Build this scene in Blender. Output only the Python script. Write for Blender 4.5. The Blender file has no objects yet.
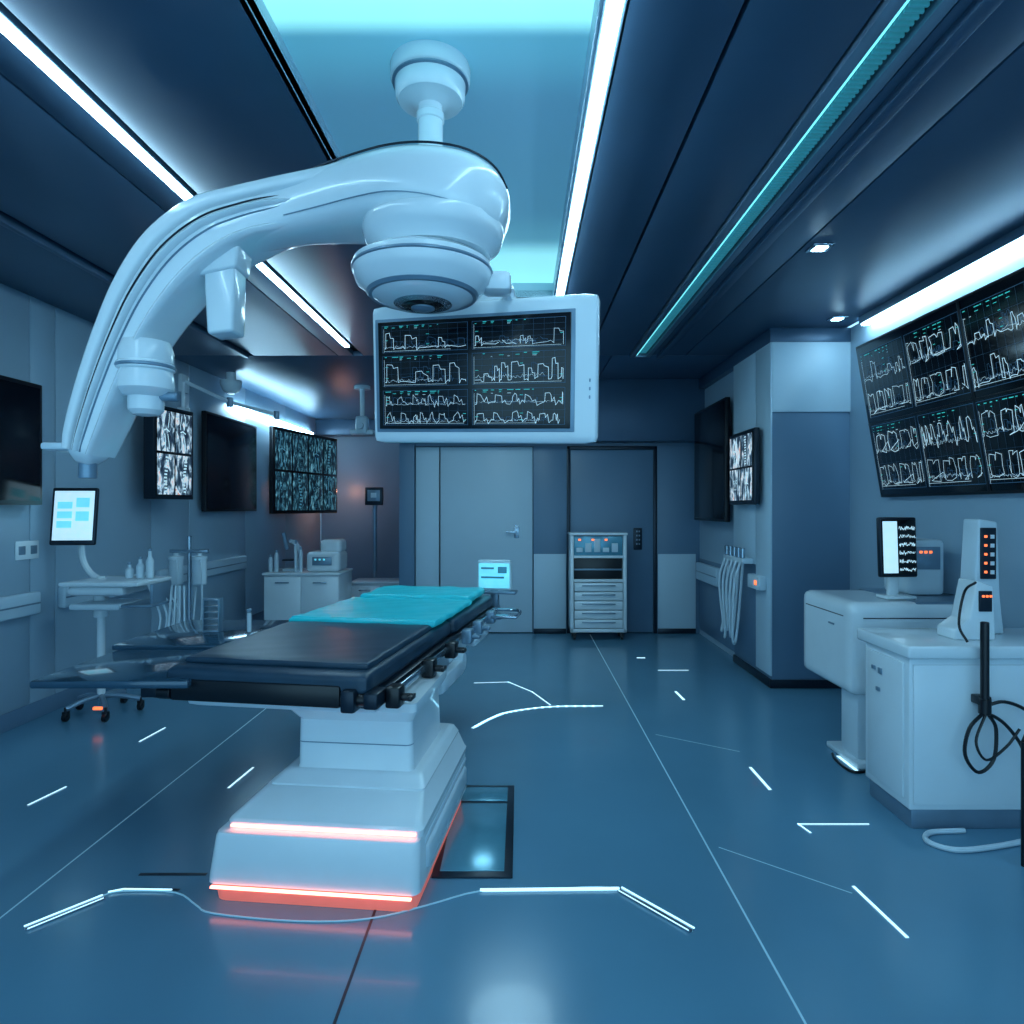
import bpy, bmesh, math, random
from mathutils import Vector, Matrix
random.seed(7)
scene = bpy.context.scene
V = Vector
try:
    scene.view_settings.view_transform = 'Standard'
except Exception: pass

# ------------------------------------------------------------ materials
def s2l(c):
    return tuple(((x/255)/12.92 if x/255 <= .04045 else ((x/255+.055)/1.055)**2.4) for x in c)
def mat(name, rgb, rough=.4, metal=0.0, em=0.0, emc=None, var=.08, scale=6.0, coat=0.0, bump=0.0):
    m = bpy.data.materials.new(name); m.use_nodes = True
    nt = m.node_tree; b = nt.nodes['Principled BSDF']
    c = s2l(rgb)
    tc = nt.nodes.new('ShaderNodeTexCoord'); nz = nt.nodes.new('ShaderNodeTexNoise')
    nz.inputs['Scale'].default_value = scale; nz.inputs['Detail'].default_value = 4
    nt.links.new(tc.outputs['Object'], nz.inputs['Vector'])
    rp = nt.nodes.new('ShaderNodeValToRGB')
    rp.color_ramp.elements[0].position = .3; rp.color_ramp.elements[1].position = .7
    rp.color_ramp.elements[0].color = tuple(x*(1-var) for x in c)+(1,)
    rp.color_ramp.elements[1].color = tuple(min(1, x*(1+var)) for x in c)+(1,)
    nt.links.new(nz.outputs['Fac'], rp.inputs['Fac'])
    nt.links.new(rp.outputs['Color'], b.inputs['Base Color'])
    b.inputs['Roughness'].default_value = rough
    b.inputs['Metallic'].default_value = metal
    if coat: b.inputs['Coat Weight'].default_value = coat
    if em:
        e = s2l(emc or rgb)
        b.inputs['Emission Color'].default_value = e+(1,)
        b.inputs['Emission Strength'].default_value = em
    if bump:
        bp = nt.nodes.new('ShaderNodeBump'); bp.inputs['Strength'].default_value = bump
        bp.inputs['Distance'].default_value = .01
        nt.links.new(nz.outputs['Fac'], bp.inputs['Height'])
        nt.links.new(bp.outputs['Normal'], b.inputs['Normal'])
    return m
M = {}
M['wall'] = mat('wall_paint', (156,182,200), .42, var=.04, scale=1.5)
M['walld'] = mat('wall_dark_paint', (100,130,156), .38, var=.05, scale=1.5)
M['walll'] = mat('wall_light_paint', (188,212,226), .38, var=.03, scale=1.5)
M['floor'] = mat('polished_floor', (92,140,166), .2, var=.1, scale=.7, coat=.1)
M['ceil'] = mat('ceiling_panel', (64,92,118), .36, .2, var=.12, scale=1.2)
M['ceild'] = mat('ceiling_gap', (5,10,18), .6)
M['white'] = mat('white_enamel', (224,236,242), .2, var=.02, coat=.4)
M['white2'] = mat('white_plastic', (202,220,230), .3, var=.03)
M['grey'] = mat('grey_metal', (122,148,168), .3, .4)
M['steel'] = mat('brushed_steel', (168,186,200), .2, .9)
M['dark'] = mat('dark_metal', (26,40,54), .3, .4)
M['black'] = mat('black_plastic', (9,14,22), .3)
M['screen'] = mat('black_glass', (5,9,16), .15)
M['leather'] = mat('dark_vinyl', (32,60,80), .36, var=.1, scale=9, bump=.06)
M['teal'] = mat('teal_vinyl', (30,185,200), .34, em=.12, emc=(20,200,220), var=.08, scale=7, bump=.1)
M['led'] = mat('led_white', (220,245,255), em=30, emc=(178,226,248), var=0)
M['ledp'] = mat('added_led_panel', (220,245,255), em=12, emc=(184,232,250), var=0)
M['ledt'] = mat('led_teal', (150,240,240), em=1.6, emc=(110,225,235), var=0)
M['ledv'] = mat('vent_glow', (40,120,140), .4, em=.3, emc=(60,165,185), var=.2, scale=30)
M['ledr'] = mat('led_red', (255,150,130), em=5, emc=(255,140,120), var=0)
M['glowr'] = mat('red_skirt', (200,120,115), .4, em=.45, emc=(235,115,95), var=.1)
M['floorled'] = mat('floor_inlay', (210,240,250), .2, em=1.3, emc=(190,235,250), var=0)
M['joint'] = mat('floor_joint_light', (150,195,212), .3, em=.2, emc=(130,190,212), var=0)
M['jointd'] = mat('floor_joint_dark', (14,34,52), .4)
M['trace'] = mat('trace_white', (190,215,225), em=.75, emc=(185,218,230), var=0)
M['scanmid'] = mat('scan_mid', (90,130,155), em=.45, emc=(100,140,165), var=.3, scale=30)
M['tracec'] = mat('trace_teal', (60,190,190), em=.6, emc=(60,200,190), var=0)
M['grid'] = mat('trace_grid', (44,86,116), em=.2, emc=(54,104,140), var=0)
M['orange'] = mat('indicator_orange', (255,120,60), em=1.6, emc=(255,120,70), var=0)
M['cyanscr'] = mat('cyan_display', (120,215,235), .3, em=.8, emc=(110,215,240), var=.35, scale=14)
M['cyanmid'] = mat('cyan_scan', (70,140,165), .3, em=.4, emc=(80,150,175), var=.35, scale=20)
M['cyanlow'] = mat('cyan_scan_dim', (40,90,115), .3, em=.25, emc=(45,100,125), var=.35, scale=20)
M['whitescr'] = mat('white_display', (190,225,240), .3, em=.8, emc=(190,228,245), var=.15, scale=14)
M['glass'] = mat('smoked_glass', (46,80,102), .14, .2, coat=.5)
M['plate'] = mat('floor_plate', (96,160,182), .2, .3)
def filmmat(name, stops, sc, em):
    """radiograph tissue: distorted noise mapped to a few exposure levels"""
    m = bpy.data.materials.new(name); m.use_nodes = True
    nt = m.node_tree; b = nt.nodes['Principled BSDF']
    tc = nt.nodes.new('ShaderNodeTexCoord'); nz = nt.nodes.new('ShaderNodeTexNoise'); oi = nt.nodes.new('ShaderNodeObjectInfo')
    mp = nt.nodes.new('ShaderNodeMapping'); mp.inputs['Scale'].default_value = (1, 1, .45)
    ad = nt.nodes.new('ShaderNodeVectorMath'); ad.operation = 'ADD'
    ml = nt.nodes.new('ShaderNodeMath'); ml.operation = 'MULTIPLY'; ml.inputs[1].default_value = 37
    nt.links.new(oi.outputs['Random'], ml.inputs[0])
    nt.links.new(tc.outputs['Object'], mp.inputs[0]); nt.links.new(mp.outputs[0], ad.inputs[0]); nt.links.new(ml.outputs[0], ad.inputs[1])
    nz.inputs['Scale'].default_value = sc; nz.inputs['Detail'].default_value = 5; nz.inputs['Distortion'].default_value = .5
    nt.links.new(ad.outputs[0], nz.inputs['Vector'])
    rp = nt.nodes.new('ShaderNodeValToRGB'); cr = rp.color_ramp
    cr.elements[0].position = stops[0][0]; cr.elements[0].color = stops[0][1]+(1,)
    cr.elements[1].position = stops[-1][0]; cr.elements[1].color = stops[-1][1]+(1,)
    for p, c in stops[1:-1]:
        e = cr.elements.new(p); e.color = c+(1,)
    nt.links.new(nz.outputs['Fac'], rp.inputs['Fac'])
    nt.links.new(rp.outputs['Color'], b.inputs['Base Color'])
    nt.links.new(rp.outputs['Color'], b.inputs['Emission Color'])
    b.inputs['Emission Strength'].default_value = em; b.inputs['Roughness'].default_value = .25
    return m
M['filmw'] = filmmat('bright_film', [(.35, (.01, .02, .04)), (.48, (.04, .08, .12)), (.55, (.3, .42, .5)), (.62, (.7, .8, .86)), (.7, (.6, .28, .2))], 20, .8)
M['filmb'] = filmmat('blue_film', [(.38, (.004, .012, .025)), (.5, (.01, .04, .06)), (.58, (.04, .15, .21)), (.7, (.2, .5, .6))], 24, .6)
def lumipanel():
    # ceiling diffuser: cove glow at both ends painted in as an emission ramp
    m = bpy.data.materials.new('luminous_ceiling'); m.use_nodes = True
    nt = m.node_tree; b = nt.nodes['Principled BSDF']
    tc = nt.nodes.new('ShaderNodeTexCoord'); sp = nt.nodes.new('ShaderNodeSeparateXYZ'); rp = nt.nodes.new('ShaderNodeValToRGB')
    nt.links.new(tc.outputs['Generated'], sp.inputs[0]); nt.links.new(sp.outputs['Y'], rp.inputs['Fac'])
    cr = rp.color_ramp; cr.elements[0].position = 0; cr.elements[0].color = (.08, .34, .44, 1)
    cr.elements[1].position = 1; cr.elements[1].color = (.3, .9, 1.0, 1)
    for p, c in [(.075, (.09, .38, .48)), (.10, (.35, 1, 1.1)), (.14, (.3, .92, 1.0)), (.175, (.05, .24, .34)), (.3, (.035, .13, .21)), (.6, (.04, .15, .23)), (.72, (.06, .22, .3)), (.83, (.28, .8, .9))]:
        e = cr.elements.new(p); e.color = c+(1,)
    cr.interpolation = 'EASE'
    b.inputs['Base Color'].default_value = (.21, .36, .47, 1); b.inputs['Roughness'].default_value = .4
    nt.links.new(rp.outputs['Color'], b.inputs['Emission Color']); b.inputs['Emission Strength'].default_value = 1.0
    return m
M['panel'] = lumipanel()

# ------------------------------------------------------------ geometry
def from_bm(bm):
    bm.verts.index_update()
    g = ([v.co.copy() for v in bm.verts], [[v.index for v in f.verts] for f in bm.faces])
    bm.free(); return g
def gbox(c, s, b=.004, seg=2):
    bm = bmesh.new(); bmesh.ops.create_cube(bm, size=1)
    for v in bm.verts: v.co = V((v.co.x*s[0], v.co.y*s[1], v.co.z*s[2]))
    b = min(b, min(s)*.45)
    if b > 0: bmesh.ops.bevel(bm, geom=bm.edges[:], offset=b, segments=seg, profile=.5, affect='EDGES')
    for v in bm.verts: v.co += V(c)
    return from_bm(bm)
def gb(x0, x1, y0, y1, z0, z1, b=.004, seg=2):
    return gbox(((x0+x1)/2, (y0+y1)/2, (z0+z1)/2), (abs(x1-x0), abs(y1-y0), abs(z1-z0)), b, seg)
def xf(g, mtx): return ([mtx @ v for v in g[0]], g[1])
def basis(o, u, v):
    u = V(u).normalized(); v = V(v); v = (v-u*v.dot(u)).normalized(); n = u.cross(v)
    m = Matrix.Identity(4)
    for i in range(3):
        m[i][0] = u[i]; m[i][1] = v[i]; m[i][2] = n[i]; m[i][3] = o[i]
    return m
def grbox(c, s, r, cuts=10, wr=0.0, seed=0):
    bm = bmesh.new(); bmesh.ops.create_cube(bm, size=1)
    bmesh.ops.subdivide_edges(bm, edges=bm.edges[:], cuts=cuts, use_grid_fill=True)
    h = V(s)/2; inn = V([max(0, h[i]-r) for i in range(3)])
    for v in bm.verts:
        p = V([math.copysign(abs(2*v.co[i])**.7, v.co[i])*h[i] for i in range(3)])
        q = V([max(-inn[i], min(inn[i], p[i])) for i in range(3)])
        d = p-q
        p2 = q + (d.normalized()*r if d.length > 1e-6 else d)
        if wr:
            w = math.sin(p2.x*17+seed)*math.sin(p2.y*13+seed*2)+.6*math.sin(p2.x*31+p2.y*23+seed)+.5*math.sin(p2.y*47-p2.x*19+seed)
            p2.z += wr*w*(1 if p2.z > 0 else .3)
            e = max(abs(p2.x)/h.x, 0)**4; p2.x += wr*1.2*e*math.sin(p2.y*29+seed)
        v.co = p2+V(c)
    return from_bm(bm)
def gloft(rings, cap=True):
    n = len(rings[0]); vs = [V(p) for r in rings for p in r]; fs = []
    for i in range(len(rings)-1):
        for j in range(n):
            k = (j+1) % n
            fs.append([i*n+j, i*n+k, (i+1)*n+k, (i+1)*n+j])
    if cap:
        fs.append(list(range(n))[::-1]); fs.append([(len(rings)-1)*n+j for j in range(n)])
    return (vs, fs)
def glathe(prof, c=(0, 0, 0), n=40, mtx=None):
    rings = []
    for r, z in prof:
        r = max(r, .0006)
        rings.append([V((math.cos(2*math.pi*j/n)*r, math.sin(2*math.pi*j/n)*r, z)) for j in range(n)])
    g = gloft(rings)
    if mtx is not None: g = xf(g, mtx)
    return ([v+V(c) for v in g[0]], g[1])
def gcyl(p0, p1, r0, r1=None, n=24, b=.003):
    p0 = V(p0); p1 = V(p1); r1 = r0 if r1 is None else r1
    L = (p1-p0).length; b = min(b, L*.3, min(r0, r1)*.4)
    q = (p1-p0).to_track_quat('Z', 'Y').to_matrix().to_4x4()
    return glathe([(r0-b, 0), (r0, b), (r1, L-b), (r1-b, L)], p0, n, q)
def catmull(pts, k=6):
    pts = [V(p) for p in pts]; P = [pts[0]*2-pts[1]]+pts+[pts[-1]*2-pts[-2]]; out = []
    for i in range(1, len(P)-2):
        a, b, c, d = P[i-1:i+3]
        for j in range(k):
            t = j/k
            out.append(.5*((2*b)+(c-a)*t+(2*a-5*b+4*c-d)*t*t+(3*b-a-3*c+d)*t**3))
    out.append(pts[-1]); return out
def gtube(pts, r, n=8, smooth=True, k=6):
    P = catmull(pts, k) if smooth and len(pts) > 2 else [V(p) for p in pts]
    rings = []; ref = V((0, 0, 1)); prev = None
    for i, p in enumerate(P):
        t = (P[min(i+1, len(P)-1)]-P[max(i-1, 0)]).normalized()
        if prev is None:
            a = ref if abs(t.z) < .9 else V((1, 0, 0))
            x = t.cross(a).normalized()
        else:
            x = (prev-t*prev.dot(t)).normalized()
        prev = x; y = t.cross(x)
        rings.append([p+x*math.cos(2*math.pi*j/n)*r+y*math.sin(2*math.pi*j/n)*r for j in range(n)])
    return gloft(rings)
def gpoly(poly, y0, y1, b=.01):
    bm = bmesh.new()
    vs = [bm.verts.new((x, y0, z)) for x, z in poly]; f = bm.faces.new(vs)
    r = bmesh.ops.extrude_face_region(bm, geom=[f])
    for e in r['geom']:
        if isinstance(e, bmesh.types.BMVert): e.co.y = y1
    bmesh.ops.recalc_face_normals(bm, faces=bm.faces[:])
    if b: bmesh.ops.bevel(bm, geom=bm.edges[:], offset=b, segments=3, profile=.5, affect='EDGES')
    return from_bm(bm)

ORG = {}
def obj(name, geos, m, parent=None, label=None, category=None, kind=None, origin=None, ang=35, group=None, bottom=True):
    if isinstance(geos, tuple): geos = [geos]
    vs = []; fs = []
    for g in geos:
        k = len(vs); vs += [V(v) for v in g[0]]; fs += [[i+k for i in f] for f in g[1]]
    mn = V([min(v[i] for v in vs) for i in range(3)]); mx = V([max(v[i] for v in vs) for i in range(3)])
    o = V(origin) if origin is not None else V(((mn.x+mx.x)/2, (mn.y+mx.y)/2, mn.z if (parent is None) else (mn.z+mx.z)/2))
    me = bpy.data.meshes.new(name); me.from_pydata([v-o for v in vs], [], fs)
    bm = bmesh.new(); bm.from_mesh(me); bmesh.ops.recalc_face_normals(bm, faces=bm.faces[:]); bm.to_mesh(me); bm.free()
    me.materials.append(M[m] if isinstance(m, str) else m)
    me.shade_smooth(); me.set_sharp_from_angle(angle=math.radians(ang))
    ob = bpy.data.objects.new(name, me); bpy.context.collection.objects.link(ob)
    ORG[ob.name] = o
    if parent is not None:
        ob.parent = parent; ob.location = o-ORG[parent.name]
    else: ob.location = o
    if label: ob['label'] = label
    if category: ob['category'] = category
    if kind: ob['kind'] = kind
    if group: ob['group'] = group
    return ob
def thing(name, base, label, category, group=None):
    e = bpy.data.objects.new(name, None); e.empty_display_size = .1
    bpy.context.collection.objects.link(e); e.location = V(base); ORG[e.name] = V(base)
    e['label'] = label; e['category'] = category
    if group: e['group'] = group
    return e
def struct(name, geos, m, parent=None): return obj(name, geos, m, parent=parent, kind='structure')

def ribbon(mtx, pts, w, off):
    vs = []; fs = []
    for a, b in zip(pts[:-1], pts[1:]):
        a = V((a[0], a[1], 0)); b = V((b[0], b[1], 0)); d = b-a
        if d.length < 1e-6: continue
        n = V((-d.y, d.x, 0)).normalized()*w/2; e = d.normalized()*w*.4; k = len(vs)
        for p in (a-n-e, b-n+e, b+n+e, a+n-e): vs.append(mtx @ V((p.x, p.y, off)))
        fs.append([k, k+1, k+2, k+3])
    return (vs, fs)
def rect(x0, y0, x1, y1): return [(x0, y0), (x1, y0), (x1, y1), (x0, y1), (x0, y0)]
def trace(x0, x1, y, h, rnd, kind=0):
    """list of polylines: irregular, angular, broken"""
    out = []; pts = [(x0, y)]; x = x0; w = x1-x0
    R = rnd.uniform
    while x < x1-.02*w:
        if kind == 0:      # jagged boxes of uneven width
            s = w*R(.07, .2)
            pts += [(x+s*.1, y+h*R(-.1, .3)), (x+s*.13, y+h*R(.5, 1)), (x+s*R(.3, .45), y+h*R(.6, 1)), (x+s*.5, y+h*R(.3, .9)), (x+s*.55, y+h*R(.1, .4)), (x+s*.7, y+h*R(.2, .7)), (x+s*.8, y+h*R(-.2, .1)), (x+s, y+h*R(-.1, .4))]
            x += s*R(1.0, 1.2)
        elif kind == 1:    # long flats and tall plateaus
            s = w*R(.05, .2); t = y+h*R(.3, 1)
            if rnd.random() < .4:
                pts += [(x+s*.3, y+h*R(-.03, .06)), (x+s*.8, y+h*R(-.03, .06)), (x+s, y+h*R(-.12, .12))]
            else:
                pts += [(x+s*.1, y+h*R(-.1, .1)), (x+s*.12, t), (x+s*.5, t+h*R(-.04, .04)), (x+s*.6, t-h*R(.05, .3)), (x+s*.9, t-h*R(.1, .3)), (x+s*.92, y-h*R(0, .15)), (x+s*1.1, y+h*R(-.05, .1))]
            x += s*1.12
        elif kind == 3:    # big open blocky outlines
            s = w*R(.12, .3); j = lambda: R(-.08, .08)
            pts += [(x+s*(.1+j()), y+h*(.08+j())), (x+s*(.08+j()), y+h*(.55+j())), (x+s*(.12+j()), y+h*(.92+j())), (x+s*(.5+j()), y+h*(.9+j())), (x+s*(.55+j()), y+h*(.7+j()*2)), (x+s*(.62+j()), y+h*(.93+j())),
                    (x+s*(.88+j()), y+h*(.88+j())), (x+s*(.93+j()), y+h*(.4+j())), (x+s*(.88+j()), y+h*(.05+j())), (x+s*(.5+j()), y+h*(.0+j()))]
            if rnd.random() < .5: pts.append((x+s*.2, y+h*R(0, .1)))
            if rnd.random() < .5: out.append(pts); pts = []
            x += s*R(1.02, 1.25)
            pts.append((x, y+h*R(.0, .5)))
        else:
            s = w*R(.03, .1)
            pts += [(x+s*.3, y+h*R(-.2, .5)), (x+s*.6, y+h*R(-.1, .35)), (x+s*.9, y+h*R(-.1, .35))]
            x += s
        if rnd.random() < .15 and len(pts) > 2:
            out.append(pts); x += w*.02; pts = [(x, y+h*R(0, .3))]
    out.append(pts)
    return [[(min(px, x1), py) for px, py in p] for p in out if len(p) > 1]
def chart(parent, mtx, W, H, cols, rowspec, seed, lw=.003, off=.002, teal=.1):
    """rowspec: list (height fraction, [kinds], traces per row) top to bottom"""
    rnd = random.Random(seed); A = []; B = []; G = []
    cw = W/cols
    for i in range(cols):
        ytop = H/2
        for fr, kinds, rowk in rowspec:
            ch = H*fr; ylo = ytop-ch
            x0 = -W/2+i*cw+cw*.025; x1 = x0+cw*.95; y0 = ylo+ch*.05; y1 = ylo+ch*.93; ytop = ylo
            G.append(ribbon(mtx, rect(x0, y0, x1, y1), lw*1.0, off))
            for q in range(1, 9):
                xx = x0+(x1-x0)*q/9
                G.append(ribbon(mtx, [(xx, y0), (xx, y1)], lw*.35, off))
            for q in range(1, 5):
                yy = y0+(y1-y0)*q/5
                G.append(ribbon(mtx, [(x0, yy), (x1, yy)], lw*.35, off))
            A.append(ribbon(mtx, [(x0+cw*.02, y0+ch*.04), (x1-cw*rnd.uniform(.02, .3), y0+ch*.04)], lw*.6, off*1.4))
            A.append(ribbon(mtx, [(x0+cw*.02, y0), (x0+cw*.02, y1-ch*.1)], lw*.6, off*1.4))
            for r in range(rowk):
                yb = y0+(y1-y0)*(r+.14)/rowk; hh = (y1-y0)/rowk*.62
                T = B if rnd.random() < teal else A
                for p in trace(x0+cw*.03, x1-cw*.02, yb, hh, rnd, rnd.choice(kinds)): T.append(ribbon(mtx, p, lw*rnd.uniform(.7, 1.2), off*1.5))
                for p in trace(x0+cw*.03, x1-cw*rnd.uniform(.02, .3), yb+hh*rnd.uniform(0, .15), hh*.35, rnd, 2): A.append(ribbon(mtx, p, lw*.45, off*1.45))
                for z in range(2):
                    for p in trace(x0+cw*.03+cw*rnd.uniform(0, .3), x1-cw*rnd.uniform(.02, .3), yb+hh*rnd.uniform(0, .3), hh*.6, rnd, rnd.choice((2, 1))): G.append(ribbon(mtx, p, lw*.8, off*1.4))
                for q in range(3):
                    yy = yb+hh*(.2+.3*q); xx = x0+cw*rnd.choice((.035, .5, .9))
                    B.append(ribbon(mtx, [(xx, yy), (xx+cw*.03, yy)], lw*1.1, off*1.6))
            for q in range(8):
                xx = x0+cw*.03+q*cw*.085; ww = cw*.06*rnd.random()+.003
                if rnd.random() < .75: B.append(ribbon(mtx, [(xx, y1-ch*.03), (xx+ww, y1-ch*.03)], lw*1.5, off*1.6))
                if rnd.random() < .5: B.append(ribbon(mtx, [(xx, y1-ch*.075), (xx+ww*.7, y1-ch*.075)], lw*1.1, off*1.6))
                if rnd.random() < .3: A.append(ribbon(mtx, [(xx, y1-ch*.11), (xx+ww*.6, y1-ch*.11)], lw*.9, off*1.6))
    obj('screen_traces', A, 'trace', parent)
    if B: obj('screen_marks', B, 'tracec', parent)
    obj('screen_grid', G, 'grid', parent)

# ------------------------------------------------------------ room
H = 3.0
XL = -3.46; YB = 7.8; YA = 11.3; Y0 = -1.6
struct('floor', gb(XL-.1, 3.0, Y0, YA+.1, -.1, 0, 0), 'floor')
seams = [Y0, .5, 2.5, 4.59, 4.84, 6.1, 6.8, 8.2, 9.6, YA]
geos = [gb(XL-.06, XL, a+.004, b-.004, 0, H, .003) for a, b in zip(seams[:-1], seams[1:])]
geos.append(gb(XL-.1, XL-.05, Y0, YA+.1, 0, H, 0))
struct('wall_left', geos, 'wall')
struct('baseboard_left', gb(XL, XL+.015, Y0, YA, 0, .12), 'walld')
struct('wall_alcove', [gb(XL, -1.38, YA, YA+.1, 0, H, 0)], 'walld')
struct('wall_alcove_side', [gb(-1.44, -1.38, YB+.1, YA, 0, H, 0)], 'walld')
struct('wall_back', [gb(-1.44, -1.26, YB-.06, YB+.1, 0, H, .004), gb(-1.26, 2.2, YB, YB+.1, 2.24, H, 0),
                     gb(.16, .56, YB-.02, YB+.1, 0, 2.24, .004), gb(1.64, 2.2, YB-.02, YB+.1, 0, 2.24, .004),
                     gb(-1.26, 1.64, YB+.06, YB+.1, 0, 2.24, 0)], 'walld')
struct('trim_1', [gb(.165, .55, YB-.035, YB-.02, .06, .95), gb(1.65, 2.1, YB-.035, YB-.02, .06, .95)], 'walll')
struct('trim_2', [gb(-1.44, 2.15, YB-.24, YB-.001, 2.28, H, .004)], 'ceil')
struct('trim_3', [gb(XL, -1.44, YA-.3, YA, 2.74, H, .004)], 'ceil')
struct('baseboard_back', [gb(.165, .55, YB-.045, YB-.02, 0, .06), gb(1.65, 2.1, YB-.045, YB-.02, 0, .06)], 'dark')
d1 = struct('door_1', [gb(-1.25, -.97, YB-.01, YB+.04, .01, 2.23, .006), gb(-.955, .15, YB-.01, YB+.04, .01, 2.23, .006)], 'walll')
obj('door_handle', [gb(-.17, -.03, YB-.07, YB-.05, 1.2, 1.225), gb(-.05, -.03, YB-.06, YB-.01, 1.2, 1.225), gb(-.07, -.01, YB-.018, YB-.01, 1.14, 1.29)], 'steel', d1, label='brushed steel lever door handle')
obj('door_lip', gb(-.962, -.958, YB-.016, YB+.0, .02, 2.2, 0), 'dark', d1)
d2 = struct('door_2', [gb(.60, 1.6, YB+.0, YB+.05, .01, 2.2, .006)], 'walld')
obj('door_frame', [gb(.56, .6, YB-.03, YB+.06, 0, 2.24), gb(1.6, 1.64, YB-.03, YB+.06, 0, 2.24), gb(.56, 1.64, YB-.03, YB+.06, 2.2, 2.24)], 'dark', d2)
obj('door_keypad', gb(1.36, 1.46, YB-.025, YB, 1.0, 1.26, .006), 'dark', d2)
obj('keypad_button', [gb(1.39+.03*i, 1.405+.03*i, YB-.03, YB-.02, 1.06+.05*j, 1.08+.05*j, .002) for i in range(2) for j in range(4)], 'grey', d2)
struct('wall_right', [gb(2.75, 2.85, Y0, 5.42, 0, H, 0)], 'wall')
struct('baseboard_right', [gb(2.735, 2.75, Y0, 5.42, 0, .1)], 'walld')
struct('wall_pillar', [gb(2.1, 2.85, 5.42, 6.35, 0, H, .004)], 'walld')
struct('trim_4', [gb(2.1, 2.75, 5.405, 5.42, 2.3, H, .003)], 'walll')
struct('trim_5', [gb(2.085, 2.10, 5.41, 5.75, .1, H, .003), gb(2.085, 2.10, 5.76, 6.35, 1.0, H, .003)], 'walll')
struct('baseboard_pillar', [gb(2.08, 2.75, 5.40, 5.42, 0, .07), gb(2.08, 2.1, 5.40, 6.35, 0, .07)], 'dark')
struct('wall_right_rear', [gb(2.15, 2.25, 6.35, YB+.1, 0, H, 0)], 'wall')
struct('trim_6', [gb(2.14, 2.15, 6.35, YB-.04, .06, .9)], 'walld')

pan = [(-3.5, -2.70), (-2.62, -1.80), (-1.79, -1.64), (-1.54, -.81)]
gs = [gb(a, b, Y0, 6.4, H, H+.05, .003) for a, b in pan]
gs += [gb(-.81, .235, Y0, 1.72, H, H+.05, .003), gb(-.81, .235, 4.62, 6.4, H, H+.05, .003)]
gs += [gb(a, b, Y0, 6.4, H, H+.05, .003) for a, b in [(.325, .665), (.68, 1.07), (1.3, 1.62), (1.63, 2.72)]]
gs += [gb(-3.5, -.6, 6.41, YA+.1, H, H+.05, .003), gb(-.59, .9, 6.41, YB+.1, H, H+.05, .003), gb(.91, 2.8, 6.41, YB+.1, H, H+.05, .003)]
struct('ceiling', gs, 'ceil')
struct('trim_7', [gb(-3.5, 2.85, Y0, YA+.1, H+.2, H+.25, 0)], 'ceild')
struct('trim_8', [gb(-.85, .27, 1.70, 4.66, H+.1, H+.12, 0)], 'panel')
struct('trim_9', [gb(-.83, -.81, 1.72, 4.62, H+.0, H+.1, 0), gb(.235, .25, 1.72, 4.62, H, H+.1, 0), gb(-.81, .235, 1.70, 1.72, H, H+.1, 0), gb(-.81, .235, 4.62, 4.64, H, H+.1, 0)], 'walll')
struct('trim_10', [gb(1.34, 1.40, Y0, 6.38, H-.035, H, .004), gb(-2.70, -2.66, Y0, 6.38, H-.03, H+.02, .003)], 'ceil')
struct('trim_50', [gb(2.08, 2.75, 5.40, 7.56, 2.88, H, .003)], 'ceil')

def strip(name, x0, x1, y0, y1, z0, z1, label, m='led', house=True):
    t = thing(name, ((x0+x1)/2, (y0+y1)/2, z1), label, 'ceiling light')
    obj('diffuser', gb(x0, x1, y0, y1, z0, z1, .006), m, t)
    if house:
        obj('housing', [gb(x0-.012, x0, y0-.012, y1+.012, z0+.012, z1+.04, .002), gb(x1, x1+.012, y0-.012, y1+.012, z0+.012, z1+.04, .002),
                        gb(x0-.012, x1+.012, y0-.012, y1+.012, z1, z1+.04, 0)], 'grey', t)
    return t
strip('ceiling_light_strip', -1.620, -1.575, Y0, 6.0, H-.018, H+.02, 'long narrow white light strip recessed in dark ceiling')
strip('ceiling_light_strip', .258, .305, Y0, 4.62, H-.018, H+.02, 'long white light strip beside the luminous ceiling recess')
strip('wall_light_strip', 2.675, 2.73, .6, 5.1, H-.07, H-.012, 'bright white light strip where wall meets ceiling above large display')
strip('wall_light_strip', XL+.005, XL+.06, 7.7, 10.7, 2.69, 2.74, 'white light strip mounted high on the wall', house=False)
t = thing('added_ceiling_light', (-.08, 5.75, H), 'added round flat white ceiling light for the glow on the floor', 'ceiling light')  # added light, unseen behind the hanging monitor, makes the glow on the near floor
obj('rim', glathe([(.40, H), (.425, H-.004), (.425, H-.016), (.40, H-.02)], (-.08, 5.75, 0), 48), 'steel', t)
obj('diffuser', glathe([(.40, H-.002), (.40, H-.014), (.36, H-.024), (.01, H-.028)], (-.08, 5.75, 0), 48), 'ledp', t)
vt = thing('linear_vent', (1.185, 4, H), 'long ribbed linear air vent glowing teal in dark ceiling', 'vent')
obj('frame', [gb(1.08, 1.13, .2, 6.38, H-.02, H+.02), gb(1.235, 1.28, .2, 6.38, H-.02, H+.02), gb(1.08, 1.28, 6.36, 6.39, H-.02, H+.02)], 'grey', vt)
obj('backing', gb(1.1, 1.26, .2, 6.37, H+.02, H+.03, 0), 'dark', vt)
obj('light_line', gb(1.132, 1.144, .3, 6.34, H-.012, H+.006, .002), 'ledt', vt)
ribs = []
for i in range(230):
    y = .5+i*.0252
    ribs.append(gbox((1.188, y, H+.004), (.06, .009, .02), 0))
obj('louvres', ribs, 'ledv', vt)
for x, y in [(1.72, 3.73), (2.5, 5.12)]:
    t = thing('downlight', (x, y, H), 'small square recessed ceiling downlight', 'ceiling light', 'ceiling downlights')
    obj('trim_ring', gb(x-.06, x+.06, y-.06, y+.06, H-.012, H, .004), 'steel', t)
    obj('lamp', gb(x-.035, x+.035, y-.035, y+.035, H-.016, H-.008, .003), 'led', t)

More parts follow.
